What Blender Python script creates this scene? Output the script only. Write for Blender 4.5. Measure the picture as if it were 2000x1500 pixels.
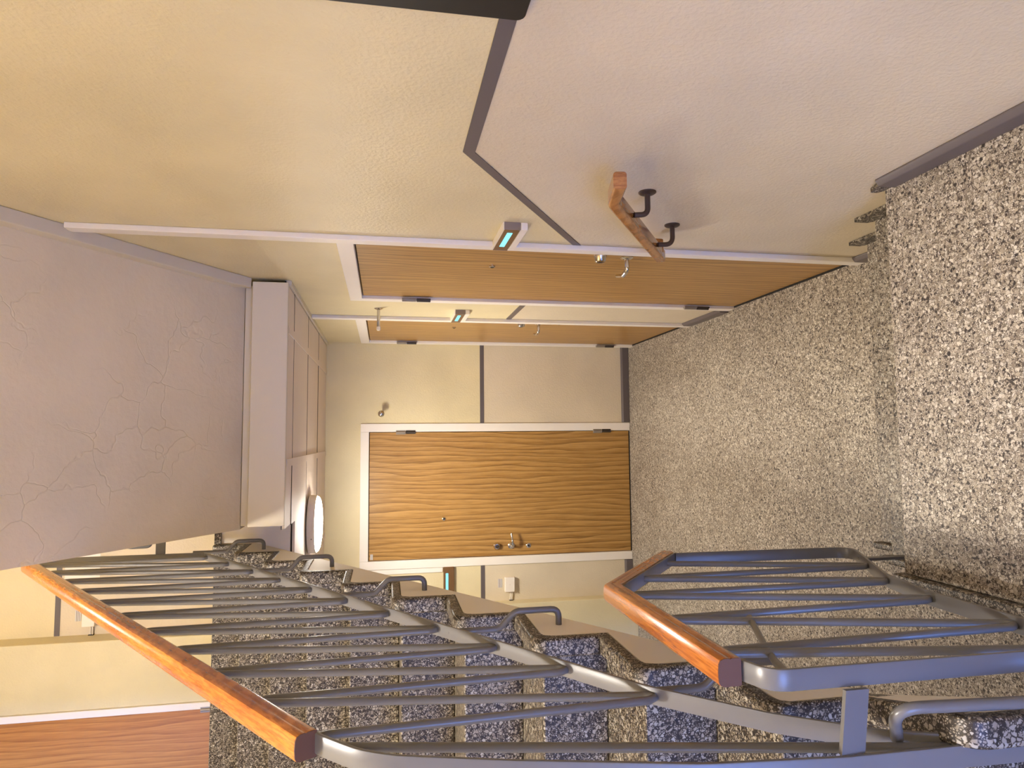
import bpy, bmesh, math, random
from mathutils import Vector, Matrix
random.seed(4)
for o in list(bpy.data.objects): bpy.data.objects.remove(o)
scene = bpy.context.scene
C = scene.collection
PI = math.pi

# ------------------------------------------------------------------ camera
# the photograph is lying on its side: the picture's left is the place's up
F_PX, PITCH, YAW, ROLL, EYE = 1320.0, 0.1852, -0.0797, 0.0061, 1.9257
cp, sp, cy, sy = math.cos(PITCH), math.sin(PITCH), math.cos(YAW), math.sin(YAW)
fw = Vector((-sy*cp, cy*cp, -sp)); rt = Vector((cy, sy, 0)); up = rt.cross(fw)
rt2 = rt*math.cos(ROLL) + up*math.sin(ROLL); up2 = up*math.cos(ROLL) - rt*math.sin(ROLL)
cam = bpy.data.cameras.new('camera'); camo = bpy.data.objects.new('camera', cam); C.objects.link(camo)
cam.sensor_fit = 'HORIZONTAL'; cam.sensor_width = 36.0; cam.lens = F_PX/2000*36.0; cam.clip_start = 0.02
m = Matrix.Identity(4)
for i in range(3):
    m[i][0] = -up2[i]; m[i][1] = rt2[i]; m[i][2] = -fw[i]
m[0][3], m[1][3], m[2][3] = 0, 0, EYE
camo.matrix_world = m
scene.camera = camo

# ------------------------------------------------------------------ daylight and exposure
SKY_STRENGTH = 8.5
LAMP_HALL, LAMP_UP, LAMP_WELL, LAMP_LANDING = 66.0, 4.0, 260.0, 18.0
LAMP_COL = (1.0, 0.93, 0.82)
world = bpy.data.worlds.new('sky'); scene.world = world; world.use_nodes = True
bg = world.node_tree.nodes['Background']
bg.inputs['Color'].default_value = (0.17, 0.34, 1.0, 1); bg.inputs['Strength'].default_value = SKY_STRENGTH
scene.view_settings.view_transform = 'Standard'; scene.view_settings.look = 'None'
scene.view_settings.gamma = 1.0; scene.view_settings.use_curve_mapping = False
scene.view_settings.exposure = 1.45

# ------------------------------------------------------------------ dimensions
W = 0.717            # right wall
D = 5.17             # end wall of this hall
DU = 4.735           # end wall of the hall above
R_, G_ = 0.1701, 0.2532   # riser, going
U = 2.7224           # upper floor
ZL = 0.5055          # landing
YL = 1.680           # landing nosing
XL = -0.388          # landing open edge
Y0 = 3.477           # top nosing of the long flight
XS = -0.50           # outer face of the long flight's stringer
XF = -1.80           # far side of the long flight
ZC = 2.357           # hall ceiling
XB = -2.75           # side wall of halls
YB = -0.85           # back wall of landing
ZT = 5.15            # ceiling of hall above

# ------------------------------------------------------------------ materials
def lin(c):
    c = c/255.0
    return c/12.92 if c <= 0.04045 else ((c+0.055)/1.055)**2.4
def col(r, g, b): return (lin(r), lin(g), lin(b), 1)
MATS = {}
def base_mat(name, color=None, rough=0.5, metal=0.0, spec=0.5, coat=0.0):
    mt = bpy.data.materials.new(name); mt.use_nodes = True
    b = mt.node_tree.nodes['Principled BSDF']
    if color: b.inputs['Base Color'].default_value = color
    b.inputs['Roughness'].default_value = rough; b.inputs['Metallic'].default_value = metal
    b.inputs['Specular IOR Level'].default_value = spec; b.inputs['Coat Weight'].default_value = coat
    MATS[name] = mt
    return mt, mt.node_tree, b
def N(nt, typ, **kw):
    n = nt.nodes.new(typ)
    for k, v in kw.items(): setattr(n, k, v)
    return n
def ramp(nt, stops, interp='LINEAR'):
    n = nt.nodes.new('ShaderNodeValToRGB'); n.color_ramp.interpolation = interp
    e = n.color_ramp.elements
    while len(e) > 1: e.remove(e[-1])
    e[0].position, e[0].color = stops[0]
    for p, c in stops[1:]:
        x = e.new(p); x.color = c
    return n
def pos(nt): return N(nt, 'ShaderNodeNewGeometry').outputs['Position']
def noise(nt, vec, scale, detail=3, rough=0.5, dist=0.0):
    n = N(nt, 'ShaderNodeTexNoise'); n.inputs['Scale'].default_value = scale; n.inputs['Detail'].default_value = detail
    n.inputs['Roughness'].default_value = rough; n.inputs['Distortion'].default_value = dist
    nt.links.new(vec, n.inputs['Vector']); return n
def mapping(nt, vec, scale):
    n = N(nt, 'ShaderNodeMapping'); n.inputs['Scale'].default_value = scale; nt.links.new(vec, n.inputs['Vector']); return n.outputs[0]
def bump(nt, b, h, strength, dist):
    n = N(nt, 'ShaderNodeBump'); n.inputs['Strength'].default_value = strength; n.inputs['Distance'].default_value = dist
    nt.links.new(h, n.inputs['Height']); nt.links.new(n.outputs[0], b.inputs['Normal'])
def mixc(nt, fac, a, bcol):
    n = N(nt, 'ShaderNodeMix', data_type='RGBA')
    if isinstance(fac, float): n.inputs[0].default_value = fac
    else: nt.links.new(fac, n.inputs[0])
    for s, v in ((6, a), (7, bcol)):
        if isinstance(v, tuple): n.inputs[s].default_value = v
        else: nt.links.new(v, n.inputs[s])
    return n.outputs[2]
def paint(name, c, rough=0.5, var=0.06, relief=0.0035, sc=95.0, spec=0.4):
    mt, nt, b = base_mat(name, c, rough, spec=spec)
    p = pos(nt)
    n1 = noise(nt, p, 2.3, 4)
    d = tuple(x*(1-var*1.6) for x in c[:3])+(1,); l = tuple(min(1, x*(1+var)) for x in c[:3])+(1,)
    rp = ramp(nt, [(0.3, d), (0.7, l)]); nt.links.new(n1.outputs[0], rp.inputs[0]); nt.links.new(rp.outputs[0], b.inputs['Base Color'])
    n2 = noise(nt, p, sc, 4, 0.55)
    bump(nt, b, n2.outputs[0], 0.55, relief)
    return mt
paint('cream_paint', col(223, 208, 167), 0.42)
paint('beige_paint', col(216, 201, 174), 0.40)
paint('soffit_paint', col(232, 215, 186), 0.75, relief=0.004, sc=34)
nt = MATS['soffit_paint'].node_tree; b = nt.nodes['Principled BSDF']; p = pos(nt)
wv_ = noise(nt, p, 5, 3); av = N(nt, 'ShaderNodeVectorMath', operation='MULTIPLY_ADD'); nt.links.new(wv_.outputs['Color'], av.inputs[0]); av.inputs[1].default_value = (0.25,)*3; nt.links.new(p, av.inputs[2])
vo = N(nt, 'ShaderNodeTexVoronoi', feature='DISTANCE_TO_EDGE'); vo.inputs['Scale'].default_value = 5.5; nt.links.new(av.outputs[0], vo.inputs['Vector'])
cr = ramp(nt, [(0.0, (0, 0, 0, 1)), (0.018, (1, 1, 1, 1))]); nt.links.new(vo.outputs['Distance'], cr.inputs[0])
mk = noise(nt, p, 1.7, 2); mr = ramp(nt, [(0.50, (1, 1, 1, 1)), (0.60, (0, 0, 0, 1))]); nt.links.new(mk.outputs[0], mr.inputs[0])
mxx = N(nt, 'ShaderNodeMath', operation='MAXIMUM'); nt.links.new(cr.outputs[0], mxx.inputs[0]); nt.links.new(mr.outputs[0], mxx.inputs[1])
b2 = N(nt, 'ShaderNodeBump'); b2.inputs['Strength'].default_value = 0.5; b2.inputs['Distance'].default_value = 0.003
nt.links.new(mxx.outputs[0], b2.inputs['Height']); old = b.inputs['Normal'].links[0].from_socket; nt.links.new(old, b2.inputs['Normal']); nt.links.new(b2.outputs[0], b.inputs['Normal'])
paint('white_paint', col(238, 230, 220), 0.4, var=0.02, relief=0.0003)
paint('stringer_paint', col(236, 227, 212), 0.55, var=0.03, relief=0.0008)
paint('panel_paint', col(226, 212, 198), 0.6, var=0.03, relief=0.0006)
paint('fascia_paint', col(214, 203, 185), 0.5, var=0.02, relief=0.0005)
paint('grey_trim', col(98, 89, 88), 0.4, var=0.04, relief=0.0003)
paint('railing_paint', col(108, 106, 107), 0.32, var=0.08, relief=0.0004, sc=40, spec=0.5)
base_mat('hinge_steel', col(150, 140, 128), 0.4, 0.35)
base_mat('hinge_dark', col(66, 58, 52), 0.45, 0.3)
base_mat('chrome', col(205, 200, 196), 0.12, 1.0)
base_mat('dull_brass', col(120, 104, 84), 0.35, 0.9)
base_mat('black_gap', col(24, 20, 18), 0.7)
base_mat('black_panel', col(20, 13, 11), 0.45)
base_mat('bracket_iron', col(82, 66, 58), 0.45, 0.5)
base_mat('bronze_plate', col(126, 92, 56), 0.4, 0.35)
base_mat('plate_side', col(138, 122, 112), 0.5)
base_mat('white_plastic', col(238, 228, 215), 0.4)
base_mat('cable_white', col(232, 222, 205), 0.5)
base_mat('seal_black', col(40, 32, 28), 0.6)
def emit(name, c, s):
    mt = bpy.data.materials.new(name); mt.use_nodes = True; nt = mt.node_tree
    nt.nodes.remove(nt.nodes['Principled BSDF'])
    e = N(nt, 'ShaderNodeEmission'); e.inputs[0].default_value = c; e.inputs[1].default_value = s
    nt.links.new(e.outputs[0], nt.nodes['Material Output'].inputs[0]); MATS[name] = mt
emit('lamp_glow_hall', LAMP_COL+(1,), LAMP_HALL)
emit('lamp_glow_up', LAMP_COL+(1,), LAMP_UP)
emit('lamp_glow_well', LAMP_COL+(1,), LAMP_WELL)
emit('lamp_glow_landing', LAMP_COL+(1,), LAMP_LANDING)
emit('emissive_label', (0.16, 0.62, 0.80, 1), 0.95)  # cyan name label, made to emit in its own material

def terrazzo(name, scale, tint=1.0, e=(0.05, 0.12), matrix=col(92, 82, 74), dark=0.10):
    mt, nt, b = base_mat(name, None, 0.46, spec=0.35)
    p = pos(nt)
    w = noise(nt, p, 60, 2); 
    add = N(nt, 'ShaderNodeVectorMath', operation='MULTIPLY_ADD'); nt.links.new(w.outputs['Color'], add.inputs[0])
    add.inputs[1].default_value = (0.004,)*3; nt.links.new(p, add.inputs[2]); v = add.outputs[0]
    def vor(feat, sc):
        n = N(nt, 'ShaderNodeTexVoronoi', feature=feat); n.inputs['Scale'].default_value = sc; nt.links.new(v, n.inputs['Vector']); return n
    def chips(sc, e0, e1):
        a = vor('F1', sc); e = vor('DISTANCE_TO_EDGE', sc)
        s = N(nt, 'ShaderNodeSeparateColor'); nt.links.new(a.outputs['Color'], s.inputs[0])
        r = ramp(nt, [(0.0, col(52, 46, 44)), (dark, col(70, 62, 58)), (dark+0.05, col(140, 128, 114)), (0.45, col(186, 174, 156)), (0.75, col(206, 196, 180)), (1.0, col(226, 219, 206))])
        nt.links.new(s.outputs[0], r.inputs[0])
        k = ramp(nt, [(e0, (0, 0, 0, 1)), (e1, (1, 1, 1, 1))]); nt.links.new(e.outputs['Distance'], k.inputs[0])
        return r.outputs[0], k.outputs[0], s.outputs[1]
    c1, k1, g1 = chips(scale, *e)
    c2, k2, g2 = chips(scale*1.9, e[0]*1.2, e[1]*1.3)
    fine = mixc(nt, k2, matrix, c2)
    # only some of the large cells hold a large chip, the rest are small grit
    sel = ramp(nt, [(0.42, (0, 0, 0, 1)), (0.45, (1, 1, 1, 1))]); nt.links.new(g1, sel.inputs[0])
    mul = N(nt, 'ShaderNodeMath', operation='MULTIPLY'); nt.links.new(sel.outputs[0], mul.inputs[0]); nt.links.new(k1, mul.inputs[1])
    out = mixc(nt, mul.outputs[0], fine, c1)
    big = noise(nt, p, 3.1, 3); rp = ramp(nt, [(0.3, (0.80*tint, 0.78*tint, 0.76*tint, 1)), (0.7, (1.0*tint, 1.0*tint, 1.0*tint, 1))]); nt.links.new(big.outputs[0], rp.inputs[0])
    mm = N(nt, 'ShaderNodeMix', data_type='RGBA', blend_type='MULTIPLY'); mm.inputs[0].default_value = 1.0
    nt.links.new(out, mm.inputs[6]); nt.links.new(rp.outputs[0], mm.inputs[7]); nt.links.new(mm.outputs[2], b.inputs['Base Color'])
    bump(nt, b, k2, 0.25, 0.0006)
terrazzo('terrazzo_floor', 122, 0.95)
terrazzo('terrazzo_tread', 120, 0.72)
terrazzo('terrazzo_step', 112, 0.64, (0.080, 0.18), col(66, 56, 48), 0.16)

def laminate(name, dark, mid, light, along='Z', s=1.0):
    mt, nt, b = base_mat(name, None, 0.36, spec=0.35)
    tc = N(nt, 'ShaderNodeTexCoord').outputs['Object']
    low = noise(nt, mapping(nt, tc, (5.0*s, 5.0*s, 0.75*s)), 1.0, 2, 0.5)
    add = N(nt, 'ShaderNodeVectorMath', operation='MULTIPLY_ADD'); nt.links.new(low.outputs['Color'], add.inputs[0])
    add.inputs[1].default_value = (0.16, 0.0, 0.0); nt.links.new(tc, add.inputs[2])
    wv = N(nt, 'ShaderNodeTexWave', wave_type='BANDS', bands_direction='X', wave_profile='SAW')
    wv.inputs['Scale'].default_value = 8.0*s; wv.inputs['Distortion'].default_value = 3.4; wv.inputs['Detail'].default_value = 3
    wv.inputs['Detail Scale'].default_value = 1.4
    mp = N(nt, 'ShaderNodeMapping'); mp.inputs['Scale'].default_value = (1, 1, 0.10); nt.links.new(add.outputs[0], mp.inputs['Vector']); nt.links.new(mp.outputs[0], wv.inputs['Vector'])
    fib = noise(nt, mapping(nt, tc, (150*s, 150*s, 5*s)), 1.0, 5, 0.65)
    r1 = ramp(nt, [(0.0, dark), (0.35, mid), (1.0, light)]); nt.links.new(wv.outputs[0], r1.inputs[0])
    r2 = ramp(nt, [(0.32, dark), (0.60, light)]); nt.links.new(fib.outputs[0], r2.inputs[0])
    o = mixc(nt, 0.42, r1.outputs[0], r2.outputs[0])
    nt.links.new(o, b.inputs['Base Color'])
laminate('oak_laminate', col(108, 74, 34), col(164, 120, 62), col(192, 150, 88))
laminate('orange_laminate', col(142, 84, 28), col(176, 112, 44), col(196, 134, 60))
def varnish(name, dark, light, sc):
    mt, nt, b = base_mat(name, None, 0.26, spec=0.5, coat=0.5)
    b.inputs['Coat Roughness'].default_value = 0.15
    tc = N(nt, 'ShaderNodeTexCoord').outputs['Object']
    n1 = noise(nt, mapping(nt, tc, (22, 4, 6)), 1.0, 5, 0.6, 0.4); r1 = ramp(nt, [(0.3, dark), (0.65, light)])
    nt.links.new(n1.outputs[0], r1.inputs[0])
    n2 = noise(nt, mapping(nt, tc, (260, 14, 40)), 1.0, 4, 0.6); r2 = ramp(nt, [(0.42, (0.60, 0.52, 0.46, 1)), (0.56, (1, 1, 1, 1))])
    nt.links.new(n2.outputs[0], r2.inputs[0])
    mm = N(nt, 'ShaderNodeMix', data_type='RGBA', blend_type='MULTIPLY'); mm.inputs[0].default_value = 0.8
    nt.links.new(r1.outputs[0], mm.inputs[6]); nt.links.new(r2.outputs[0], mm.inputs[7]); nt.links.new(mm.outputs[2], b.inputs['Base Color'])
    bump(nt, b, n2.outputs[0], 0.15, 0.0005)
varnish('varnished_wood', col(164, 84, 20), col(212, 132, 46), 1)
varnish('worn_wood', col(140, 84, 36), col(190, 128, 68), 1)
base_mat('end_grain', col(104, 66, 40), 0.6)
# printed slip: a few grey lines on white
mt, nt, b = base_mat('printed_slip', None, 0.6)
tc = N(nt, 'ShaderNodeTexCoord').outputs['Generated']
w1 = N(nt, 'ShaderNodeTexWave', bands_direction='Z'); w1.inputs['Scale'].default_value = 1.2; w1.inputs['Distortion'].default_value = 0
nt.links.new(tc, w1.inputs['Vector']); r1 = ramp(nt, [(0.45, col(120, 112, 108)), (0.6, col(236, 230, 224))]); nt.links.new(w1.outputs[0], r1.inputs[0])
nt.links.new(r1.outputs[0], b.inputs['Base Color'])
# window glass
mt = bpy.data.materials.new('window_glass'); mt.use_nodes = True; nt = mt.node_tree; nt.nodes.remove(nt.nodes['Principled BSDF'])
tr = N(nt, 'ShaderNodeBsdfTransparent'); gl = N(nt, 'ShaderNodeBsdfGlossy'); gl.inputs['Roughness'].default_value = 0.02
mx = N(nt, 'ShaderNodeMixShader'); mx.inputs[0].default_value = 0.06
nt.links.new(tr.outputs[0], mx.inputs[1]); nt.links.new(gl.outputs[0], mx.inputs[2]); nt.links.new(mx.outputs[0], nt.nodes['Material Output'].inputs[0]); MATS['window_glass'] = mt

# ------------------------------------------------------------------ geometry helpers
def bm_new(): return bmesh.new()
def bx(bm, x0, x1, y0, y1, z0, z1, mi=0):
    vs = [bm.verts.new((x, y, z)) for x in (x0, x1) for y in (y0, y1) for z in (z0, z1)]
    for f in ((0, 1, 3, 2), (4, 6, 7, 5), (0, 4, 5, 1), (2, 3, 7, 6), (0, 2, 6, 4), (1, 5, 7, 3)):
        fc = bm.faces.new([vs[i] for i in f]); fc.material_index = mi
    return bm
def prism(bm, poly, axis, a0, a1, mi=0):
    """poly of 2D points in the two other axes (order x,y,z without AXIS)"""
    def pt(p, a):
        if axis == 'X': return (a, p[0], p[1])
        if axis == 'Y': return (p[0], a, p[1])
        return (p[0], p[1], a)
    A = [bm.verts.new(pt(p, a0)) for p in poly]; B = [bm.verts.new(pt(p, a1)) for p in poly]
    n = len(poly); fs = [bm.faces.new(A), bm.faces.new(B[::-1])]
    for i in range(n): fs.append(bm.faces.new([A[i], B[i], B[(i+1) % n], A[(i+1) % n]]))
    for f in fs: f.material_index = mi
    return bm
def arc_path(pts, rads, seg=6):
    """polyline with rounded corners; rads: radius per inner point"""
    pts = [Vector(p) for p in pts]; out = [pts[0]]
    if not hasattr(rads, '__len__'): rads = [rads]*(len(pts)-2)
    for i in range(1, len(pts)-1):
        p, a, b = pts[i], pts[i-1]-pts[i], pts[i+1]-pts[i]
        la, lb = a.length, b.length; a.normalize(); b.normalize()
        ang = a.angle(b)
        t = min(rads[i-1]/max(math.tan(ang/2), 1e-4), la*0.49, lb*0.49)
        p0, p1 = p+a*t, p+b*t
        for k in range(seg+1):
            s = k/seg
            out.append(p0*(1-s)**2 + p*2*s*(1-s) + p1*s*s)
    out.append(pts[-1]); return out
def sweep(bm, path, prof, side):
    """sweep a closed 2D profile (a along SIDE, b along tangent x side) with mitred joints"""
    path = [Vector(p) for p in path]; side = Vector(side).normalized(); rings = []
    n = len(path)
    for i, p in enumerate(path):
        t0 = (path[i]-path[i-1]).normalized() if i > 0 else None
        t1 = (path[i+1]-path[i]).normalized() if i < n-1 else None
        t = (t0+t1).normalized() if t0 and t1 else (t0 or t1)
        sd = (side - t*side.dot(t)).normalized(); nb = t.cross(sd).normalized()
        k = 1.0
        if t0 and t1: k = 1.0/max(0.5, math.cos(t0.angle(t1, 0)/2))
        rings.append([bm.verts.new(p + sd*a + nb*b*k) for a, b in prof])
    q = len(prof)
    for r0, r1 in zip(rings, rings[1:]):
        for j in range(q):
            bm.faces.new([r0[j], r0[(j+1) % q], r1[(j+1) % q], r1[j]])
    bm.faces.new(rings[0][::-1]); bm.faces.new(rings[-1])
    return bm
def circ(r, n=12): return [(r*math.cos(2*PI*i/n), r*math.sin(2*PI*i/n)) for i in range(n)]
def rrect(w, h, r, seg=4):
    out = []
    for cx, cy_, a0 in ((w/2-r, h/2-r, 0), (-w/2+r, h/2-r, PI/2), (-w/2+r, -h/2+r, PI), (w/2-r, -h/2+r, 1.5*PI)):
        for k in range(seg+1):
            a = a0+PI/2*k/seg; out.append((cx+r*math.cos(a), cy_+r*math.sin(a)))
    return out
def tube(bm, path, r, n=12):
    path = [Vector(p) for p in path]; t = (path[1]-path[0]).normalized()
    ref = Vector((0, 0, 1)) if abs(t.z) < 0.9 else Vector((1, 0, 0))
    nrm = (ref - t*ref.dot(t)).normalized(); rings = []
    for i, p in enumerate(path):
        a = (path[i]-path[i-1]).normalized() if i > 0 else (path[1]-path[0]).normalized()
        b = (path[i+1]-path[i]).normalized() if i < len(path)-1 else a
        t = (a+b).normalized(); nrm = (nrm - t*nrm.dot(t)).normalized(); bn = t.cross(nrm)
        rr = r[i] if hasattr(r, '__len__') else r
        rings.append([bm.verts.new(p+(nrm*math.cos(2*PI*j/n)+bn*math.sin(2*PI*j/n))*rr) for j in range(n)])
    for r0, r1 in zip(rings, rings[1:]):
        for j in range(n): bm.faces.new([r0[j], r0[(j+1) % n], r1[(j+1) % n], r1[j]])
    bm.faces.new(rings[0][::-1]); bm.faces.new(rings[-1]); return bm
def lathe(bm, prof, origin, axis, n=20):
    """prof: (distance along axis, radius)"""
    o = Vector(origin); ax = Vector(axis).normalized()
    ref = Vector((0, 0, 1)) if abs(ax.z) < 0.9 else Vector((1, 0, 0)); u = (ref-ax*ref.dot(ax)).normalized(); v = ax.cross(u)
    rings = []
    for h, r in prof: rings.append([bm.verts.new(o+ax*h+(u*math.cos(2*PI*j/n)+v*math.sin(2*PI*j/n))*max(r, 1e-4)) for j in range(n)])
    for r0, r1 in zip(rings, rings[1:]):
        for j in range(n): bm.faces.new([r0[j], r0[(j+1) % n], r1[(j+1) % n], r1[j]])
    bm.faces.new(rings[0][::-1]); bm.faces.new(rings[-1]); return bm
def obj(name, bm, mats, parent=None, smooth=False, bevel=0.0, seg=2, local=False):
    """link bm as one mesh object; world coordinates are made relative to a parent unless local"""
    bmesh.ops.recalc_face_normals(bm, faces=bm.faces)
    me = bpy.data.meshes.new(name); bm.to_mesh(me); bm.free()
    for mm_ in (mats if isinstance(mats, (list, tuple)) else [mats]): me.materials.append(MATS[mm_])
    o = bpy.data.objects.new(name, me); C.objects.link(o)
    if parent:
        if not local:
            off = parent.location.copy()
            pp = parent.parent
            while pp: off += pp.location; pp = pp.parent
            me.transform(Matrix.Translation(-off))
        o.parent = parent
    if smooth:
        for f in me.polygons: f.use_smooth = True
        if smooth != 'all':
            try: me.set_sharp_from_angle(angle=math.radians(38))
            except Exception: pass
    if bevel:
        md = o.modifiers.new('edge', 'BEVEL'); md.width = bevel; md.segments = seg; md.limit_method = 'ANGLE'; md.angle_limit = math.radians(40)
        for f in me.polygons: f.use_smooth = True
        try: me.set_sharp_from_angle(angle=math.radians(180))
        except Exception: pass
        wn = o.modifiers.new('wn', 'WEIGHTED_NORMAL'); wn.keep_sharp = True
    return o
def tag(o, label, cat, group=None, kind=None):
    o['label'] = label; o['category'] = cat
    if group: o['group'] = group
    if kind: o['kind'] = kind
    return o
def struct(o, label, cat): return tag(o, label, cat, kind='structure')
def thing(name, label, cat, loc=(0, 0, 0), rotz=0.0, group=None, kind=None):
    o = bpy.data.objects.new(name, None); C.objects.link(o); o.location = loc; o.rotation_euler = (0, 0, rotz); o.empty_display_size = 0.1
    return tag(o, label, cat, group, kind)
def B(*a): return bx(bm_new(), *a)

# ================================================================== STRUCTURE
T = 0.12
# --- floors
floor_hall = obj('floor', B(XB-T, W+T, 0.6, D+T, -0.2, 0.0), 'terrazzo_floor')
struct(floor_hall, 'speckled terrazzo floor of the hall in front of the three doors', 'floor')
land = bm_new()
prism(land, [(XL, YB), (W, YB), (W, YL), (XL, YL)], 'Z', 0.30, ZL)
o = obj('floor_landing', land, 'terrazzo_floor', bevel=0.006)
struct(o, 'coarse speckled terrazzo landing underfoot in front of the short steps', 'floor')
o = obj('floor_landing_extension', B(XF, XL, YB, 0.19, 0.30, ZL), 'terrazzo_floor')
struct(o, 'terrazzo landing strip at the foot of the long stair flight', 'floor')

# --- upper hall slab (its front edge shows in the gap between the flights)
o = obj('floor_upper', B(XB-T, W, Y0+0.012, DU+T+0.5, ZC+0.02, U-0.03), 'stringer_paint')
struct(o, 'white painted edge of the upper floor slab between the two flights', 'floor')
bm = B(XB-T, W, Y0, DU, U-0.03, U)
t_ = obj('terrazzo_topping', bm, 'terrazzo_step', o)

# --- right wall with dado, openings for two doors
DO1 = (2.405, 3.520); DO2 = (4.010, 5.115); DH = 2.105   # frame openings along Y
def dado_z(y):
    pts = [(-2, 1.738), (1.640, 1.738), (2.405, 1.238), (2.9, 1.207), (6, 1.207)]
    for (a, za), (b_, zb) in zip(pts, pts[1:]):
        if a <= y <= b_: return za+(zb-za)*(y-a)/(b_-a)
bm = bm_new()
def wcell(y0, y1, z0, z1, mi):
    z = z0 if hasattr(z0, '__len__') else (z0, z0); zt = z1 if hasattr(z1, '__len__') else (z1, z1)
    prism(bm, [(y0, z[0]), (y1, z[1]), (y1, zt[1]), (y0, zt[0])], 'X', W, W+T, mi)
for y0, y1 in ((YB-T, 1.640), (1.640, DO1[0])):
    wcell(y0, y1, -0.2, (dado_z(y0 if y0 > -2 else 0), dado_z(y1)), 1)
    wcell(y0, y1, (dado_z(y0), dado_z(y1)), ZT, 0)
for y0, y1 in ((DO1[1], DO2[0]), (DO2[1], D+T)):
    wcell(y0, y1, -0.2, 1.207, 1); wcell(y0, y1, 1.207, ZT, 0)
for y0, y1 in (DO1, DO2): wcell(y0, y1, DH, ZT, 0)
wr = obj('wall_right', bm, ['cream_paint', 'beige_paint'])
struct(wr, 'long cream wall with beige lower half beside the landing and two doors', 'wall')
# dado lines and skirtings are trims of their own
def dado_band(name, pts, h, x0, x1, label):
    bm = bm_new()
    top = pts; bot = [(y, z-h*(1.25 if sl else 1.0)) for (y, z), sl in zip(pts, [False]*len(pts))]
    prism(bm, top+bot[::-1], 'X', x0, x1); o = obj(name, bm, 'grey_trim'); struct(o, label, 'trim'); return o
dado_band('trim_1', [(YB, 1.738), (1.640, 1.738), (2.400, 1.238)], 0.031, W-0.0025, W, 'dark grey dado line that bends down beside the short wall handrail')
dado_band('trim_2', [(3.522, 1.207), (4.005, 1.207)], 0.031, W-0.0025, W, 'short dark grey dado line between the two side doors')
def skirting(name, bmf, label): o = obj(name, bmf, 'grey_trim', bevel=0.004); struct(o, label, 'baseboard'); return o
def skirt_profile(x): return [(x, 0), (x-0.020, 0), (x-0.020, 0.052), (x-0.006, 0.064), (x, 0.064)]
bm = bm_new(); prism(bm, [(a, z+ZL) for a, z in skirt_profile(W)], 'Y', YB, YL-0.04); skirting('baseboard_landing', bm, 'dark grey skirting along the landing beside the coarse terrazzo')
bm = bm_new(); prism(bm, skirt_profile(W), 'Y', YL+2*G_+0.024, DO1[0]-0.002); skirting('baseboard_right', bm, 'short grey skirting between the lowest step and the nearest door strip')
bm = bm_new(); prism(bm, skirt_profile(W), 'Y', DO1[1]+0.002, DO2[0]-0.002); skirting('baseboard_right_far', bm, 'grey skirting between the two side doors')

# --- end wall of this hall with door opening
EO = (-0.967, 0.108); CHX, CHD = -1.235, 0.115
bm = bm_new()
def ecell(x0, x1, z0, z1, mi, y=D): bx(bm, x0, x1, y, y+T, z0, z1, mi)
for x0, x1 in ((XB-T, EO[0]), (EO[1], W+T)):
    ecell(x0, x1, -0.2, 1.207, 1); ecell(x0, x1, 1.207, ZC+0.1, 0)
ecell(EO[0], EO[1], DH, ZC+0.1, 0)
o = obj('wall_end', bm, ['cream_paint', 'beige_paint']); struct(o, 'cream end wall with beige lower half around the facing oak door', 'wall')
bm = B(-2.1, CHX, D-CHD, D, 0, ZC); o = obj('wall_chase', bm, 'cream_paint', bevel=0.006); struct(o, 'cream boxed pipe chase on the end wall behind the long flight', 'wall')
o = obj('trim_3', B(EO[1]+0.002, W, D-0.0025, D, 1.176, 1.207), 'grey_trim'); struct(o, 'dark grey dado line on the end wall beside the hinges of the facing door', 'trim')
o = obj('trim_4', B(CHX, EO[0]-0.002, D-0.0025, D, 1.176, 1.207), 'grey_trim'); struct(o, 'short dark grey dado line above the junction box on the end wall', 'trim')
bm = bm_new(); prism(bm, [(D+ (a-W), z) for a, z in skirt_profile(W)], 'X', EO[1]+0.002, W-0.0); skirting('baseboard_end', bm, 'dark grey skirting on the end wall beside the facing door')
bm = bm_new(); prism(bm, [(D+ (a-W), z) for a, z in skirt_profile(W)], 'X', CHX, EO[0]-0.002); skirting('baseboard_end_short', bm, 'short dark grey skirting under the junction box on the end wall')

# --- upper hall end wall
UO = (-1.70+0.0, -2.62)
UE = (-0.79, 0.28); CUX, CUD = -1.205, 0.16
bm = bm_new()
for x0, x1 in ((CUX-0.02, W+T),):
    bx(bm, x0, x1, DU, DU+T, U, U+1.207, 1); bx(bm, x0, x1, DU, DU+T, U+1.207, ZT, 0)
bx(bm, XB-T, -2.60, DU-CUD, DU+T, U, ZT, 0); bx(bm, -2.60, -1.605, DU-CUD, DU+T, U+DH, ZT, 0)
o = obj('wall_end_upper', bm, ['cream_paint', 'beige_paint']); struct(o, 'cream end wall of the upper hall seen above the stair top', 'wall')
bm = B(-1.605, CUX, DU-CUD, DU+T, U, ZT); o = obj('wall_chase_upper', bm, 'cream_paint', bevel=0.006); struct(o, 'cream boxed pipe chase on the upper end wall beside the orange door', 'wall')
o = obj('trim_5', B(CUX+0.002, W, DU-0.0025, DU, U+1.176, U+1.207), 'grey_trim'); struct(o, 'dark grey dado line on the upper end wall behind the balusters', 'trim')

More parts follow.
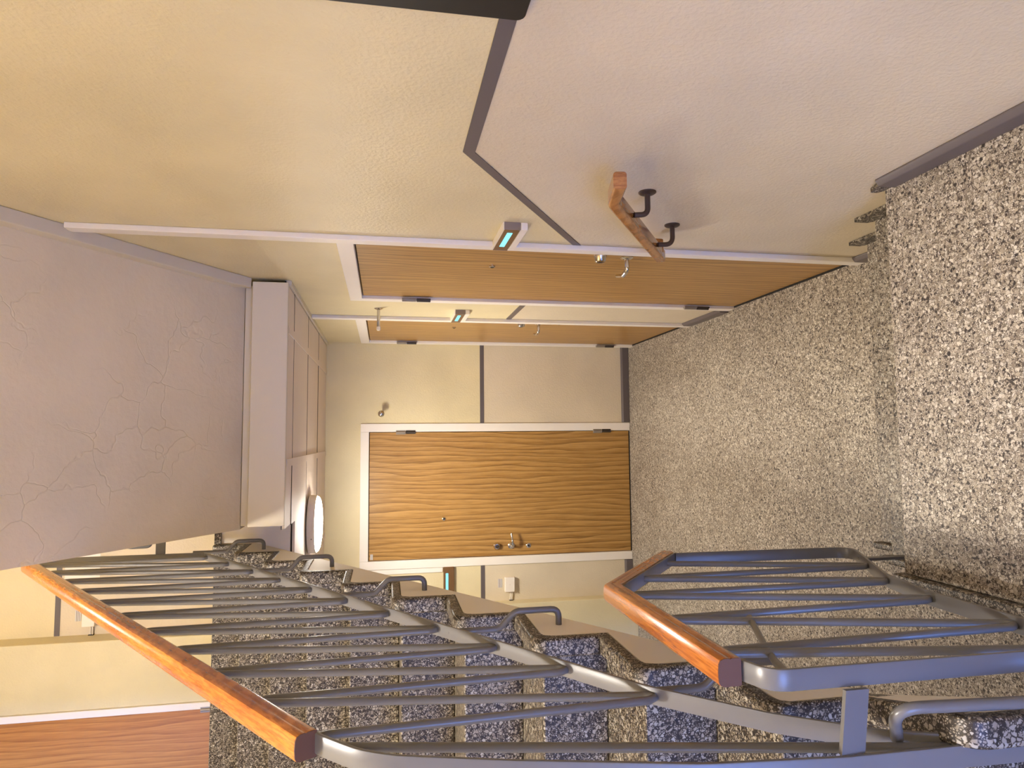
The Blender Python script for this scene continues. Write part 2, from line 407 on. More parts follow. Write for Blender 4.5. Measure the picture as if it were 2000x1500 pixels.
# --- side, back walls and closing surfaces outside the frame
o = obj('wall_left', B(XB-T, XB, 0.6, D+T, -0.2, ZT), 'cream_paint'); struct(o, 'cream side wall of the halls beyond the long flight', 'wall')
o = obj('wall_stair', B(XF-T, XF, YB-T, 3.30, 0.0, ZT), 'cream_paint'); struct(o, 'cream wall along the far side of the long flight', 'wall')
WIN = (-1.55, -0.35, 0.80, 1.75)
bm = bm_new()
for a in ((XF-T, WIN[0], 0, ZT), (WIN[1], W+T, 0, ZT), (WIN[0], WIN[1], 0, WIN[2]), (WIN[0], WIN[1], WIN[3], ZT)): bx(bm, a[0], a[1], YB-T, YB, a[2], a[3])
o = obj('wall_back', bm, 'cream_paint'); struct(o, 'cream back wall of the landing around the window', 'wall')
wn = thing('window_1', 'white framed landing window behind the viewer', 'window', (sum(WIN[:2])/2, YB-0.06, WIN[2]), kind='structure')
bm = bm_new(); f = 0.05
bx(bm, WIN[0], WIN[0]+f, YB-0.09, YB-0.03, WIN[2], WIN[3]); bx(bm, WIN[1]-f, WIN[1], YB-0.09, YB-0.03, WIN[2], WIN[3])
bx(bm, WIN[0]+f, WIN[1]-f, YB-0.09, YB-0.03, WIN[2], WIN[2]+f); bx(bm, WIN[0]+f, WIN[1]-f, YB-0.09, YB-0.03, WIN[3]-f, WIN[3])
xm = sum(WIN[:2])/2; bx(bm, xm-f/2, xm+f/2, YB-0.09, YB-0.03, WIN[2]+f, WIN[3]-f)
obj('window_frame', bm, 'white_paint', wn)
obj('pane', B(WIN[0]+f, xm-f/2, YB-0.063, YB-0.057, WIN[2]+f, WIN[3]-f), 'window_glass', wn)
obj('pane', B(xm+f/2, WIN[1]-f, YB-0.063, YB-0.057, WIN[2]+f, WIN[3]-f), 'window_glass', wn)
o = obj('ceiling_upper', B(XB-T, W+T, YB-T, DU+T+0.6, ZT, ZT+T), 'soffit_paint'); struct(o, 'pale ceiling over the upper hall and stairwell', 'ceiling')
o = obj('wall_under_landing', B(XF, W, 0.6, 0.7, -0.1, 0.30), 'cream_paint'); struct(o, 'low cream wall under the landing', 'wall')

# --- sloping soffit of the next flight, with stringer along the wall
SOFY, SOFZ, SOFS = 3.165, 2.548, 0.655
def sof(y): return SOFZ+SOFS*(SOFY-y)
SY1 = 1.05
bm = bm_new()
prism(bm, [(SOFY, SOFZ), (SY1, sof(SY1)), (YB, sof(SY1)), (YB, sof(SY1)+0.2), (SY1-0.1, sof(SY1)+0.2), (Y0, SOFZ+0.22), (Y0, SOFZ)], 'X', XL-0.005, W)
o = obj('ceiling_soffit', bm, 'soffit_paint'); struct(o, 'rough plastered sloping underside of the flight above', 'ceiling')
bm = bm_new()
prism(bm, [(3.125, sof(3.125)-0.062), (SY1, sof(SY1)-0.062), (SY1, sof(SY1)+0.01), (3.125, sof(3.125)+0.01)], 'X', W-0.048, W)
o = obj('trim_6', bm, 'fascia_paint', bevel=0.004); struct(o, 'beige stringer bar along the wall under the sloping soffit', 'trim')

# --- hall ceiling: fascia, panels, battens
o = obj('trim_7', B(-0.378, W-0.018, 3.115, 3.150, ZC-0.002, 2.508), 'fascia_paint', bevel=0.003); struct(o, 'cream fascia board across the front of the hall ceiling', 'trim')
o = obj('trim_8', B(-0.378, W-0.03, 3.160, 3.34, 2.508, SOFZ-0.004), 'fascia_paint'); struct(o, 'shadowed strip between the fascia board and the sloping soffit', 'trim')
ceil = thing('ceiling', 'low hall ceiling of square beige panels around the round lamp', 'ceiling', (0, 3.15, ZC), kind='structure')
xs = [W-0.024, 0.492, -0.107, -0.706, -1.305, -1.904, XB]; ys = [3.150, 3.350, 3.953, 4.560, D]
for i in range(len(xs)-1):
    for j in range(len(ys)-1):
        g = 0.0045
        dz = random.uniform(0, 0.002)
        if j == 0 and i > 2: continue
        xa_ = max(xs[i+1], -0.40) if j == 0 else xs[i+1]
        ya_ = 3.492 if j == 1 and i > 2 else ys[j]
        if j == 1 and i == 2:
            bm = bm_new(); prism(bm, [(xs[2]-g, ys[1]+g), (xs[2]-g, ys[2]-g), (xs[3]+g, ys[2]-g), (xs[3]+g, 3.494), (-0.40, 3.494), (-0.40, ys[1]+g)], 'Z', ZC+dz, ZC+0.012+dz)
            obj('ceiling_panel', bm, 'panel_paint', ceil); continue
        obj('ceiling_panel', B(xa_+g, xs[i]-g, ya_+g, ys[j+1]-g, ZC+dz, ZC+0.012+dz), 'panel_paint', ceil)
for x in xs[1:-1]:
    obj('batten', B(x-0.017, x+0.017, 3.152 if x > -0.4 else 3.495, D-0.001, ZC-0.004, ZC), 'panel_paint', ceil)
for y in ys[1:-1]:
    obj('seam', B(-0.40 if y < 3.4 else XB, W-0.024, y-0.0035, y+0.0035, ZC-0.0008, ZC+0.004), 'seal_black', ceil)
obj('edge_batten', B(W-0.022, W-0.001, 3.152, D-0.001, ZC-0.010, ZC+0.012), 'fascia_paint', ceil)
bm = bm_new(); prism(bm, [(W-0.002, 3.16), (W-0.002, D), (XB, D), (XB, 3.495), (-0.40, 3.495), (-0.40, 3.16)], 'Z', ZC+0.016, ZC+0.019); obj('backing', bm, 'black_gap', ceil)

# --- short flight down to the hall (two treads), with rims on the open edge
st = thing('short_flight', 'two speckled terrazzo steps from the landing down to the hall', 'steps', (0.16, YL+G_, 0), kind=None)
for k, (ya, yb, zt, zb) in enumerate(((YL-0.012, YL+G_, ZL-R_, ZL-2*R_), (YL+G_-0.012, YL+2*G_, ZL-2*R_, 0.0))):
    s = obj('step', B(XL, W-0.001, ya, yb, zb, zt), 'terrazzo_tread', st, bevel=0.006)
    bm = bm_new(); prism(bm, [(ya+0.012, zt), (yb+0.004, zt), (yb+0.020, zt+0.012), (yb+0.020, zt+0.058), (ya+0.012, zt+0.058)], 'X', W-0.014, W-0.001); obj('skirting', bm, 'terrazzo_step', s)
bm = bm_new(); prism(bm, [(YL-0.045, ZL), (YL+0.004, ZL), (YL+0.018, ZL+0.01), (YL+0.018, ZL+0.03), (YL-0.045, ZL+0.05)], 'X', W-0.014, W-0.001); obj('skirting', bm, 'terrazzo_step', st)
bm = bm_new(); rw = 0.024
prof = [(YL+0.022, ZL-R_+0.022), (YL+0.022, ZL+0.02), (0.24, ZL+0.02), (0.24, ZL-0.04), (YL, ZL-0.04), (YL, ZL-R_), (YL+G_, ZL-R_), (YL+G_, 0.0), (YL+2*G_, 0), (YL+2*G_+0.022, 0), (YL+2*G_+0.022, ZL-2*R_+0.02), (YL+G_+0.022, ZL-2*R_+0.02), (YL+G_+0.022, ZL-R_+0.022)]
prism(bm, prof, 'X', XL-rw, XL)
obj('edge_rim', bm, 'terrazzo_step', st, bevel=0.006)

# --- long flight up, with rim and white stringer
lf = thing('long_flight', 'long flight of speckled terrazzo steps climbing behind the grey railing', 'staircase', (-1.15, 1.8, 0))
def rim_profile(yk, zk, last=False):
    t = 0.030; r1, r2 = 0.045, 0.030
    y1 = yk+G_-t if not last else yk+G_
    # outer path: concave foot -> riser -> nosing -> tread
    out = arc_path([(yk-t-0.0, zk-R_+t, 0), (yk-t, zk+t, 0), (y1, zk+t, 0)], [r1], 6)
    inn = [(yk+G_, zk+0.0), (yk+0.034, zk), (yk+0.012, zk-0.008), (yk+0.004, zk-0.024), (yk, zk-0.045), (yk, zk-R_)]
    return [(p[0], p[1]) for p in out]+[(y1+t if not last else y1, zk+t*0.5), ]+inn
NST = 14
def edge_x(y):
    # the open edge runs straight, then curves across the gap towards the landing
    pts = [(-1.0, -0.416), (0.60, -0.418), (0.80, -0.424), (0.945, -0.437), (1.05, -0.460), (1.13, -0.482), (1.20, XS), (9, XS)]
    for (a, xa), (b_, xb) in zip(pts, pts[1:]):
        if a <= y <= b_: return xa+(xb-xa)*(y-a)/(b_-a)
def bend(bm, xmin):
    if min(v.co.y for v in bm.verts) > 1.2: return
    for yc in (1.05, 1.13, 0.80):
        bmesh.ops.bisect_plane(bm, geom=bm.verts[:]+bm.edges[:]+bm.faces[:], plane_co=(0, yc, 0), plane_no=(0, 1, 0))
    for v in bm.verts:
        if v.co.x > xmin: v.co.x += edge_x(v.co.y)-XS
for k in range(1, NST):
    yk, zk = Y0-k*G_, U-k*R_
    bm = bm_new()
    prism(bm, [(yk, zk), (yk+G_+0.012, zk), (yk+G_+0.012, zk-0.018), (yk+0.016, zk-R_), (yk+0.004, zk-R_)], 'X', XF+0.002, XS-0.002); bend(bm, XS-0.003)
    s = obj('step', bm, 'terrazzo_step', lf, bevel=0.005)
    bm = bm_new(); prism(bm, rim_profile(yk, zk), 'X', XS-0.048, XS); bend(bm, -9)
    obj('edge_rim', bm, 'terrazzo_step', s, bevel=0.010, seg=3)
# top riser up to the upper floor
yk, zk = Y0, U
bm = bm_new(); prism(bm, [(yk-0.006, zk+0.001), (yk+0.10, zk+0.001), (yk+0.10, zk-R_-0.05), (yk, zk-R_)], 'X', XF+0.002, XS-0.002); s = obj('step', bm, 'terrazzo_step', lf, bevel=0.006)
bm = bm_new(); prism(bm, [(yk-0.03, zk-R_+0.03), (yk-0.03, zk-0.005), (yk-0.02, zk+0.004), (yk+0.03, zk+0.004), (yk, zk-R_)], 'X', XS-0.048, XS); obj('edge_rim', bm, 'terrazzo_step', s, bevel=0.006)
# stringer
poly = []
for k in range(0, NST):
    yk, zk = Y0-k*G_, U-k*R_
    if k == 0: poly += [(yk, zk-R_)]
    else: poly += [(yk, zk), (yk, zk-R_)]
SB = 0.198
sl = R_/G_
def sbot(y): return U-sl*(Y0-y)-SB
low = [(0.19-0.05, 0.30), (1.10, 0.30), (1.10, 0.70), (1.135, 0.86), (1.215, sbot(1.215)), (Y0, sbot(Y0))]
bm = bm_new()
for k in range(1, NST):
    yk, zk = Y0-k*G_, U-k*R_
    y1 = yk+G_
    q = bm_new(); prism(q, [(yk, zk), (y1, zk), (y1, sbot(y1)), (yk, sbot(yk))], 'X', XS-0.040, XS-0.001); bend(q, -9)
    me_ = bpy.data.meshes.new('tmp'); q.to_mesh(me_); q.free(); bm.from_mesh(me_); bpy.data.meshes.remove(me_)
obj('stringer', bm, 'stringer_paint', lf)
bm = bm_new(); prism(bm, [(1.05, sbot(1.05)), (Y0, sbot(Y0)), (Y0, sbot(Y0)+0.018), (1.05, sbot(1.05)+0.018)], 'X', XF+0.002, XS-0.06); obj('soffit', bm, 'soffit_paint', lf)
# block under the foot of the long flight closes the gap between the flights
o = obj('wall_gap_end', B(XS, XL-rw, 0.19, 0.60, 0.0, ZL-0.02), 'stringer_paint'); struct(o, 'pale block closing the narrow gap beside the landing', 'wall')

# ================================================================== DOORS
def make_door(name, label, loc, rotz, left, right, hinge_right, leafmat='oak_laminate', strip=None, stiles=(0.066, 0.066)):
    """door plane is local XZ, the viewer looks along +Y; left/right are frame outer edges"""
    d = thing(name, label, 'door', loc, rotz, kind='structure')
    sl_, sr_ = stiles
    lx0, lx1 = left+sl_, right-sr_
    ft = 0.012
    bm = bm_new()
    bx(bm, left, lx0-0.004, -ft, 0.09, 0, DH); bx(bm, lx1+0.004, right, -ft, 0.09, 0, DH); bx(bm, lx0-0.004, lx1+0.004, -ft, 0.09, 2.043, DH)
    fr = obj('frame', bm, 'white_paint', d, local=True, bevel=0.003)
    bm = bm_new()   # dark joint line, plus an added panel behind the opening against light leaks
    bx(bm, lx0-0.003, lx1+0.003, 0.05, 0.085, 0.0, 2.043); bx(bm, left-0.01, right+0.01, 0.092, 0.112, -0.02, DH+0.02); obj('rebate_and_blocker', bm, 'black_gap', d, local=True)
    lf_ = obj('leaf', B(lx0, lx1, 0.004, 0.046, 0.006, 2.038), leafmat, d, local=True, bevel=0.0015)
    h = 1 if hinge_right else -1
    hx = lx1 if hinge_right else lx0
    for z0 in (0.160, 1.700):
        bm = bm_new(); lathe(bm, [(0, 0.007), (0.001, 0.009), (0.070, 0.009), (0.071, 0.007)], (hx, -0.013, z0+0.073), (0, 0, 1), 12)
        bx(bm, hx-0.016, hx+0.016, -0.0125, -0.006, z0+0.074, z0+0.145)
        hg = obj('hinge', bm, 'hinge_steel', d, local=True, smooth=True)
        bm = bm_new(); lathe(bm, [(0, 0.007), (0.001, 0.009), (0.070, 0.009), (0.071, 0.007)], (hx, -0.013, z0), (0, 0, 1), 12)
        bx(bm, hx-0.012, hx+0.016, -0.0125, -0.006, z0, z0+0.072)
        obj('hinge_pin', bm, 'hinge_dark', hg, smooth=True, local=True)
    ox = lx0+0.072 if hinge_right else lx1-0.072      # lock side
    dirx = h
    # viewer
    bm = bm_new(); px = lx0+0.29 if hinge_right else lx1-0.29
    lathe(bm, [(0.0, 0.013), (0.005, 0.013), (0.007, 0.010), (0.0075, 0.007)], (px, 0.004, 1.486), (0, -1, 0), 18); pv = obj('door_viewer', bm, 'chrome', d, local=True, smooth=True)
    bm = bm_new(); lathe(bm, [(0.0, 0.0075), (0.001, 0.0075)], (px, -0.0036, 1.486), (0, -1, 0), 14); obj('lens', bm, 'black_gap', pv, local=True)
    # rim cylinder
    bm = bm_new(); lathe(bm, [(0, 0.027), (0.004, 0.027), (0.008, 0.024), (0.022, 0.022), (0.026, 0.018), (0.0262, 0.014), (0.022, 0.013)], (ox, 0.004, 1.082), (0, -1, 0), 22); lk = obj('lock_cylinder', bm, 'chrome', d, local=True, smooth=True)
    bm = bm_new(); lathe(bm, [(0, 0.0135), (0.004, 0.0135)], (ox, -0.018, 1.082), (0, -1, 0), 16); bx(bm, ox-0.0015, ox+0.0015, -0.024, -0.0215, 1.074, 1.090); obj('lock_core', bm, 'dull_brass', lk, local=True)
    # lever handle
    bm = bm_new(); lathe(bm, [(0, 0.026), (0.004, 0.026), (0.008, 0.020), (0.012, 0.011)], (ox, 0.004, 0.970), (0, -1, 0), 22)
    hd = obj('lever_handle', bm, 'chrome', d, local=True, smooth=True)
    bm = bm_new()
    path = arc_path([(ox, 0.0, 0.970), (ox, -0.052, 0.970), (ox+dirx*0.045, -0.062, 0.972), (ox+dirx*0.100, -0.050, 0.978)], [0.018, 0.03], 5)
    tube(bm, path, [0.0095]*(len(path)-3)+[0.009, 0.008, 0.0065], 12); obj('lever', bm, 'chrome', hd, smooth=True, local=True)
    # lower keyhole escutcheon
    bm = bm_new(); lathe(bm, [(0, 0.019), (0.003, 0.019), (0.006, 0.015), (0.0062, 0.010)], (ox-dirx*0.004, 0.004, 0.834), (0, -1, 0), 18); kh = obj('keyhole_plate', bm, 'chrome', d, local=True, smooth=True)
    bm = bm_new(); lathe(bm, [(0, 0.0075), (0.0015, 0.0075)], (ox-dirx*0.004, -0.0022, 0.834), (0, -1, 0), 12); obj('keyhole', bm, 'black_gap', kh, local=True)
    # small slip in the upper corner
    sx = lx0+0.006 if hinge_right else lx1-0.046
    obj('door_slip', B(sx, sx+0.040, 0.0025, 0.004, 2.008, 2.028), 'printed_slip', d, local=True)
    obj('threshold', B(lx0, lx1, -0.004, 0.06, -0.004, 0.005), 'black_gap', d, local=True)
    return d
# facing door
make_door('door_1', 'oak laminate door facing the viewer at the end of the hall', (-0.43, D, 0), 0, -0.537, 0.538, True)
# side doors (viewer faces +X): local +X = world -Y
make_door('door_2', 'nearer oak side door beside the short wall handrail', (W, 2.9625, 0), -PI/2, -0.5575, 0.5575, False, stiles=(0.066, 0.074))
make_door('door_3', 'farther oak side door next to the end wall corner', (W, 4.5625, 0), -PI/2, -0.5525, 0.5525, False, stiles=(0.066, 0.074))
# upper hall doors
make_door('door_4', 'orange wood door on the upper end wall beyond the stair top', (-2.1025, DU-CUD, U), 0, -0.4975, 0.4975, True, 'orange_laminate', stiles=(0.05, 0.045))
o = obj('notice_sheet', B(-0.86, -0.66, DU-0.003, DU-0.0005, U+0.96, U+1.16), 'white_paint'); tag(o, 'white notice sheet on the upper wall glimpsed between the top balusters', 'notice')
# full-height white strips beside the doors
for nm, y, zt, lab in (('trim_9', 2.398, sof(2.43)-0.064, 'tall white strip from soffit to floor beside the nearer side door'), ('trim_10', 4.006, ZC-0.011, 'tall white strip from ceiling to floor beside the farther side door')):
    o = obj(nm, B(W-0.020, W, y, y+0.052, 0.0, zt), 'white_paint', bevel=0.003); struct(o, lab, 'trim')
o = obj('trim_11', B(-1.003, -0.969, D-0.010, D, 1.495, ZC-0.011), 'white_paint', bevel=0.002); struct(o, 'thin white strip rising from the name plate beside the facing door', 'trim')

# ================================================================== WALL FITTINGS
def name_plate(label, loc, rotz, length):
    t = thing('name_plate', label, 'name plate', loc, rotz, 'name plates by the doors')
    obj('housing', B(0, length, -0.026, 0, 0.026, 0.080), 'bronze_plate', t, local=True, bevel=0.002)
    obj('side_cap', B(length, length+0.003, -0.0265, 0, 0.0255, 0.0805), 'plate_side', t, local=True, bevel=0.001)
    obj('side_cap', B(-0.003, 0, -0.0265, 0, 0.0255, 0.0805), 'plate_side', t, local=True, bevel=0.001)
    obj('top_cover', B(0, length, -0.0265, 0, 0.080, 0.084), 'white_plastic', t, local=True)
    obj('base_rail', B(0, length+0.003, -0.026, 0, 0.0, 0.024), 'white_plastic', t, local=True, bevel=0.002)
    obj('name_label', B(length*0.20, length*0.86, -0.0272, -0.0262, 0.046, 0.064), 'emissive_label', t, local=True)
    return t
name_plate('name plate with cyan label beside the nearer side door, above the sloping dado line', (W, 2.425, 1.458), -PI/2, 0.250)
name_plate('name plate with cyan label on the wall between the two side doors', (W, 4.020, 1.460), -PI/2, 0.270)
t = thing('name_plate', 'name plate with cyan label beside the frame of the facing door, above the junction box', 'name plate', (-1.215, D, 1.412), 0, 'name plates by the doors')
obj('housing', B(0, 0.250, -0.026, 0, 0.0, 0.078), 'bronze_plate', t, local=True, bevel=0.002)
obj('name_label', B(0.03, 0.205, -0.0272, -0.0262, 0.044, 0.062), 'emissive_label', t, local=True)
def door_stop(label, loc, rotz):
    t = thing('door_stop', label, 'door stop', loc, rotz, 'rod door stops high on the hall walls')
    bm = bm_new(); lathe(bm, [(0, 0.024), (0.003, 0.024), (0.006, 0.018), (0.010, 0.009)], (0, 0, 0), (0, -1, 0), 18); obj('flange', bm, 'chrome', t, local=True, smooth=True)
    bm = bm_new(); lathe(bm, [(0.008, 0.0085), (0.105, 0.0085)], (0, 0, 0), (0, -1, 0), 14); obj('rod', bm, 'chrome', t, local=True, smooth=True)
    bm = bm_new(); lathe(bm, [(0.104, 0.010), (0.118, 0.011), (0.124, 0.009), (0.126, 0.004)], (0, 0, 0), (0, -1, 0), 16); obj('buffer_tip', bm, 'white_plastic', t, local=True, smooth=True)
door_stop('chrome rod door stop with white tip between the side doors', (W, 3.765, 1.965), -PI/2)
t = thing('door_stop', 'round chrome door stop head on the end wall beside the facing door', 'door stop', (0.180, D, 1.955), 0, 'rod door stops high on the hall walls')
bm = bm_new(); lathe(bm, [(0, 0.016), (0.003, 0.016), (0.006, 0.008), (0.075, 0.0075)], (0, 0, 0), (0, -1, 0), 16); obj('rod', bm, 'chrome', t, local=True, smooth=True)
bm = bm_new(); lathe(bm, [(0.070, 0.010), (0.076, 0.020), (0.086, 0.0245), (0.097, 0.022), (0.104, 0.012), (0.105, 0.003)], (0, 0, 0), (0, -1, 0), 18); obj('ball_head', bm, 'chrome', t, local=True, smooth=True)
def junction(label, slabel, y, z, x0, chx, chd):
    t = thing('junction_box', label, 'junction box', (x0, y, z), 0, 'white junction boxes by the pipe chase')
    obj('cover', B(0, 0.108, -0.036, 0, 0, 0.074), 'white_plastic', t, local=True, bevel=0.004)
    obj('screw_cap', B(0.050, 0.058, -0.0375, -0.036, 0.033, 0.041), 'cable_white', t, local=True)
    for dz in (0.030, 0.018):
        bm = bm_new(); tube(bm, arc_path([(0.004, -0.012, dz), (-0.03, -0.012, dz-0.001), (chx-x0-0.004, -0.010, dz+0.001)], 0.01), 0.0045, 8); obj('cable', bm, 'cable_white', t, local=True, smooth=True)
    bm = bm_new(); bx(bm, chx-x0-0.002, chx-x0+0.004, -0.024, -0.003, 0.010, 0.040); obj('cable_gland', bm, 'seal_black', t, local=True, bevel=0.002)
    s = obj('printed_label', B(x0+0.030, x0+0.094, y-0.0015, y-0.0003, z+0.090, z+0.124), 'printed_slip'); tag(s, slabel, 'label')
junction('small white junction box with two cables below the end wall dado', 'small printed paper slip above the lower junction box', D, 0.952, -1.169, CHX, CHD)
junction('small white junction box with two cables on the upper wall behind the wooden handrail', 'small printed paper slip above the upper junction box', DU, U+0.968, -1.150, CUX, CUD)

# round hall lamp
def lamp(label, loc, glow, r=0.165):
    t = thing('ceiling_lamp', label, 'ceiling lamp', loc)
    bm = bm_new(); lathe(bm, [(0, r*0.96), (0.004, r), (0.040, r), (0.045, r-0.004), (0.045, r-0.012)], (0, 0, 0), (0, 0, -1), 48); obj('housing', bm, 'white_plastic', t, local=True, smooth=True)
    bm = bm_new(); lathe(bm, [(0.044, r-0.008), (0.054, r-0.012), (0.062, r-0.03), (0.068, r-0.07), (0.070, 0.03), (0.0705, 0.002)], (0, 0, 0), (0, 0, -1), 48); obj('diffuser', bm, glow, t, local=True, smooth=True)
    for a in (0.6, 2.5, 4.3):
        bm = bm_new(); lathe(bm, [(0, 0.004), (0.002, 0.003)], (r*math.cos(a), r*math.sin(a), -0.028), (math.cos(a), math.sin(a), 0), 8); obj('screw', bm, 'hinge_steel', t, local=True)
    return t
lamp('round glowing ceiling lamp on the low hall ceiling', (-0.490, 4.095, ZC-0.004), 'lamp_glow_hall')
lamp('round ceiling lamp over the upper hall, out of view', (-0.9, 4.0, ZT), 'lamp_glow_up')
lamp('round ceiling lamp high over the long flight, out of view', (-0.80, 1.05, ZT), 'lamp_glow_well')
lamp('round ceiling lamp over the landing, out of view', (0.25, -0.25, sof(SY1)), 'lamp_glow_landing')

# black board at the picture's edge
bm = bm_new(); prism(bm, [(0.80+a, 2.02+b_) for a, b_ in rrect(0.552, 0.64, 0.018, 5)], 'X', W-0.016, W)
nb = thing('notice_board', 'black edged board on the wall, cut off at the picture edge', 'notice board', (W, 0.80, 1.70))
bm.free(); bm = bm_new(); prism(bm, [(0.797+a, 2.018+b_) for a, b_ in rrect(0.552, 0.64, 0.016, 5)], 'X', W-0.014, W); obj('backing', bm, 'black_panel', nb, bevel=0.002)
obj('face', B(W-0.0155, W-0.014, 0.56, 1.03, 1.75, 2.29), 'black_panel', nb)

# --- short wooden handrail on the wall
hr = thing('wall_handrail', 'short worn wooden handrail on iron brackets on the beige wall', 'handrail', (W, 1.9, 0.95))
xr = W-0.072
path = arc_path([(xr, 1.585, 1.345), (xr, 1.715, 1.318), (xr, 2.250, 0.955)], [0.16], 8)
bm = bm_new(); sweep(bm, path, rrect(0.046, 0.034, 0.008), (1, 0, 0)); obj('rail', bm, 'worn_wood', hr, smooth=True)
bm = bm_new(); bx(bm, xr+0.0, xr+0.052, 2.205, 2.243, 0.960, 1.000); obj('end_return', bm, 'worn_wood', hr, bevel=0.006)
for yb, zb in ((1.835, 1.170), (2.115, 0.968)):
    zr = 1.322-(yb-1.700)*0.680-0.022
    bm = bm_new(); lathe(bm, [(0, 0.026), (0.003, 0.026), (0.006, 0.022), (0.007, 0.010)], (W, yb, zb), (-1, 0, 0), 20); bk = obj('bracket', bm, 'bracket_iron', hr, smooth=True)
    bm = bm_new(); tube(bm, arc_path([(W-0.004, yb, zb), (xr+0.004, yb, zb), (xr, yb, zr+0.004)], [0.035], 8), 0.0082, 12); obj('arm', bm, 'bracket_iron', bk, smooth=True)

# ================================================================== RAILINGS
FLAT = rrect(0.034, 0.008, 0.0025, 2)
SX = (1, 0, 0)
ROD = 0.0080
# ---- railing of the long flight
XR = -0.507
rb = thing('stair_railing', 'grey steel railing with orange wooden handrail climbing the long flight', 'railing', (XR, 2.2, 1.2))
def hz(y): return 2.0488+0.682*(y-1.200)         # handrail centre
def tz(y): return hz(y)-0.0245                   # flat bar under it
def bz(y): return 1.4024+0.678*(y-1.284)
YF = 3.190
path = arc_path([(XR, YF, bz(YF)), (XR, YF, tz(YF)), (XR, 1.205, tz(1.205)), (XR, 1.118, 1.945), (XR, 1.055, 1.735), (XR, 0.985, 1.450), (XR, 0.962, 1.230), (XR+0.013, 0.932, 0.930), (XR+0.014, 0.930, 0.853)], [0.02, 0.10, 0.3, 0.5, 0.5, 0.5, 0.2], 6)
bm = bm_new(); sweep(bm, path, FLAT, SX); obj('frame_bar', bm, 'railing_paint', rb, smooth=True)
path = arc_path([(XR, YF, bz(YF)), (XR, 1.300, bz(1.300)), (XR, 1.133, 1.252), (XR+0.006, 1.020, 1.120), (XR+0.014, 0.955, 1.000), (XR+0.016, 0.940, 0.853)], [0.3, 0.25, 0.2, 0.15], 6)
bm = bm_new(); sweep(bm, path, FLAT, SX); obj('bottom_bar', bm, 'railing_paint', rb, smooth=True)
hprof = [(0.0205, -0.020), (0.0222, -0.017), (0.0222, -0.004), (0.0212, -0.001), (0.0222, 0.002), (0.0222, 0.010), (0.0195, 0.0165), (0.014, 0.0195), (0.0, 0.0205), (-0.014, 0.0195), (-0.0195, 0.0165), (-0.0222, 0.010), (-0.0222, 0.002), (-0.0212, -0.001), (-0.0222, -0.004), (-0.0222, -0.017), (-0.0205, -0.020)]
def handrail(bm, path):
    return sweep(bm, path, [(a, b_) for a, b_ in hprof], SX)
pth = [(XR, 1.205, hz(1.205)), (XR, 3.112, hz(3.112))]
def up_sweep(path):
    """sweep with the profile's +b kept upwards"""
    t = (Vector(path[1])-Vector(path[0])); nb_ = t.cross(Vector(SX))
    return path if nb_.z > 0 else path[::-1]
bm = bm_new(); handrail(bm, up_sweep(pth)); hro = obj('handrail', bm, 'varnished_wood', rb, smooth=True)
bm = bm_new(); sweep(bm, up_sweep([(XR, 1.2035, hz(1.2035)), (XR, 1.2055, hz(1.2055))]), [(a*0.985, b_*0.985) for a, b_ in hprof], SX); obj('end_face', bm, 'end_grain', hro)
tops = [1.232+0.189*i for i in range(10)]; bots = [1.284+0.1872*i for i in range(11)]
for i in range(11):
    yb = bots[i]; zb = bz(yb)+0.006
    for yt in ((tops[i] if i < 10 else 3.12), (tops[i+1] if i < 9 else (3.12 if i == 9 else None))):
        if yt is None: continue
        ztp = tz(yt)-0.006
        s = 1 if yt > yb else -1
        bm = bm_new(); tube(bm, arc_path([(XR, yb, zb), (XR, yb+s*0.012, zb+0.016), (XR, yt-s*0.010, ztp-0.02), (XR, yt, ztp)], [0.02, 0.02], 3), ROD, 10); obj('baluster', bm, 'railing_paint', rb, smooth=True)
bm = bm_new(); tube(bm, [(XR, 1.190, tz(1.205)-0.03), (XR+0.010, 0.968, 1.045)], ROD, 10); obj('baluster', bm, 'railing_paint', rb, smooth=True)
# bent rods that fix the railing to the white stringer
for yh in (3.290, 2.785, 2.290, 1.800, 1.300):
    zh = U-sl*(Y0-yh)-0.130
    zb = bz(yh)
    bm = bm_new(); tube(bm, arc_path([(XS-0.01, yh, zh), (-0.460, yh, zh), (-0.460, yh, zh+0.118), (XR, yh+0.012, zh+0.160), (XR, yh+0.012, bz(yh+0.012))], [0.022, 0.03, 0.03], 5), 0.0085, 12); obj('fixing_rod', bm, 'railing_paint', rb, smooth=True)
bm = bm_new(); tube(bm, arc_path([(XR+0.016, 1.000, 1.110), (-0.424, 0.955, 1.150), (-0.420, 0.926, 0.94), (-0.418, 0.92, 0.80), (-0.435, 0.92, 0.79)], [0.045, 0.2, 0.02], 7), 0.0095, 12); obj('fixing_rod', bm, 'railing_paint', rb, smooth=True)
# flat links to the neighbouring railings
bm = bm_new(); prism(bm, [(-0.395, 1.184), (-0.395, 1.224), (-0.490, 1.236), (-0.490, 1.196)], 'Y', 0.964, 0.972); obj('link_bar', bm, 'railing_paint', rb)
obj('link_bar', B(-0.490, -0.405, YF-0.004, YF+0.004, 2.855, 2.893), 'railing_paint', rb, bevel=0.001)
bm = bm_new(); tube(bm, arc_path([(-0.400, 3.03, 2.862), (-0.432, 3.03, 2.866), (-0.432, 3.02, 2.935), (-0.42, 3.05, 3.02)], [0.02, 0.03], 6), 0.008, 10); obj('fixing_rod', bm, 'railing_paint', rb, smooth=True)

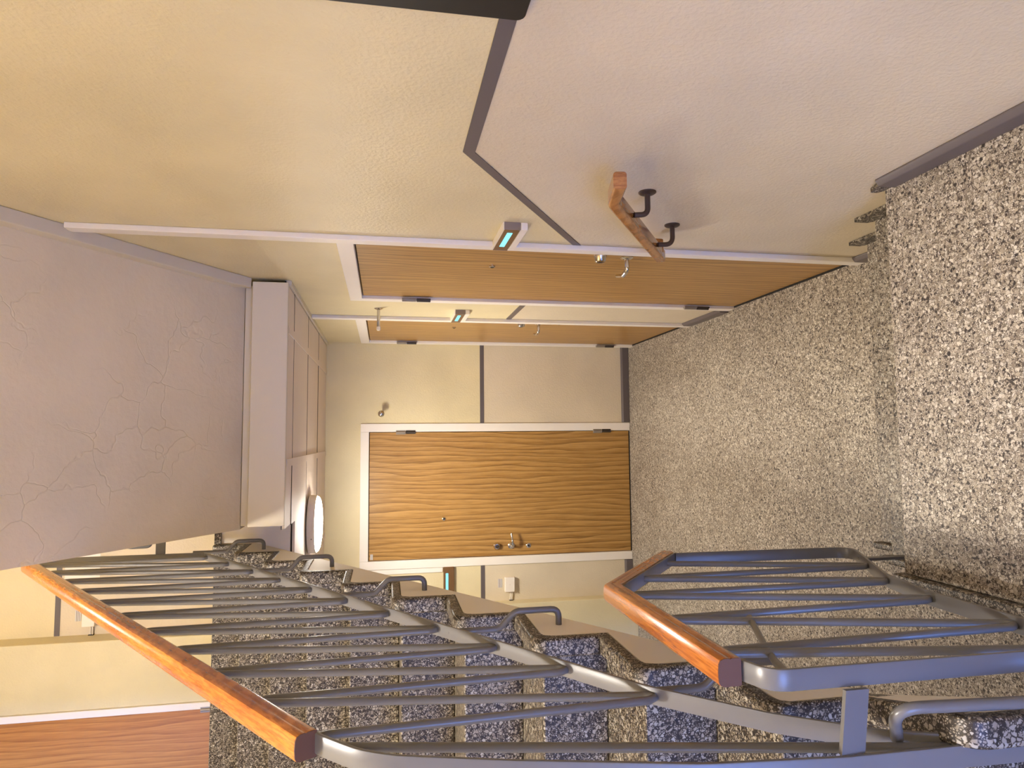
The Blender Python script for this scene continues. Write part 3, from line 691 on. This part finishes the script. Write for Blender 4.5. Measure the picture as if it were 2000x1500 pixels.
# ---- railing of the landing and short flight
XQ = -0.378
lr = thing('landing_railing', 'low grey steel railing with short orange wooden handrail beside the landing', 'railing', (XQ, 1.6, 0.5))
HQ = 1.3824; YC = 1.598; YE = 2.003
def hq(y): return HQ if y < YC else HQ-0.775*(y-YC)
path = arc_path([(XQ, YE-0.005, hq(YE)-0.0245), (XQ, YC, HQ-0.0245), (XQ, 1.040, HQ-0.0245), (XQ, 0.981, HQ-0.045), (XQ, 0.977, 0.508)], [0.02, 0.05, 0.06], 8)
bm = bm_new(); sweep(bm, path, FLAT, SX); obj('frame_bar', bm, 'railing_paint', lr, smooth=True)
path = arc_path([(XQ, YE-0.010, hq(YE)-0.026), (XQ, YE-0.032, 0.445), (XQ, 1.584, 0.643), (XQ, 1.395, 0.690), (XQ, 0.98, 0.702)], [0.05, 0.15, 0.3], 8)
bm = bm_new(); sweep(bm, path, FLAT, SX); obj('bottom_bar', bm, 'railing_paint', lr, smooth=True)
pth = [(XQ, 1.030, HQ), (XQ, YC, HQ), (XQ, YE+0.005, hq(YE+0.005))]
bm = bm_new(); handrail(bm, up_sweep(pth)); hro = obj('handrail', bm, 'varnished_wood', lr, smooth=True)
bm = bm_new(); sweep(bm, up_sweep([(XQ, 1.0285, HQ), (XQ, 1.0305, HQ)]), [(a*0.985, b_*0.985) for a, b_ in hprof], SX); obj('end_face', bm, 'end_grain', hro)
def bq(y): return 0.702-(y-0.98)*0.029 if y < 1.395 else (0.690-(y-1.395)*0.25 if y < 1.584 else 0.643-(y-1.584)*0.51)
tq = [1.922, 1.733, 1.560, 1.341, 1.125]; bqs = [1.760, 1.571, 1.382, 1.163, 1.000]
zig = []
for i in range(5):
    zig.append((tq[i], bqs[i]))
    if i < 4: zig.append((tq[i+1], bqs[i]))
for yt, yb in zig:
    z1, z0 = hq(yt)-0.030, bq(yb)+0.006
    s = 1 if yt > yb else -1
    bm = bm_new(); tube(bm, arc_path([(XQ, yb, z0), (XQ, yb+s*0.012, z0+0.016), (XQ, yt-s*0.008, z1-0.02), (XQ, yt, z1)], [0.02, 0.02], 3), ROD, 10); obj('baluster', bm, 'railing_paint', lr, smooth=True)
bm = bm_new(); tube(bm, arc_path([(XQ, 1.322, 1.180), (XQ-0.004, 1.170, 1.240), (XQ-0.004, 1.070, 1.277), (XQ, 0.988, 1.300)], [0.05, 0.05], 5), 0.0065, 10); obj('tie_rod', bm, 'railing_paint', lr, smooth=True)
# flat foot to the step
obj('foot_bar', B(XQ-0.004, XQ+0.004, 1.842, 1.868, ZL-R_-0.002, 0.505), 'railing_paint', lr)
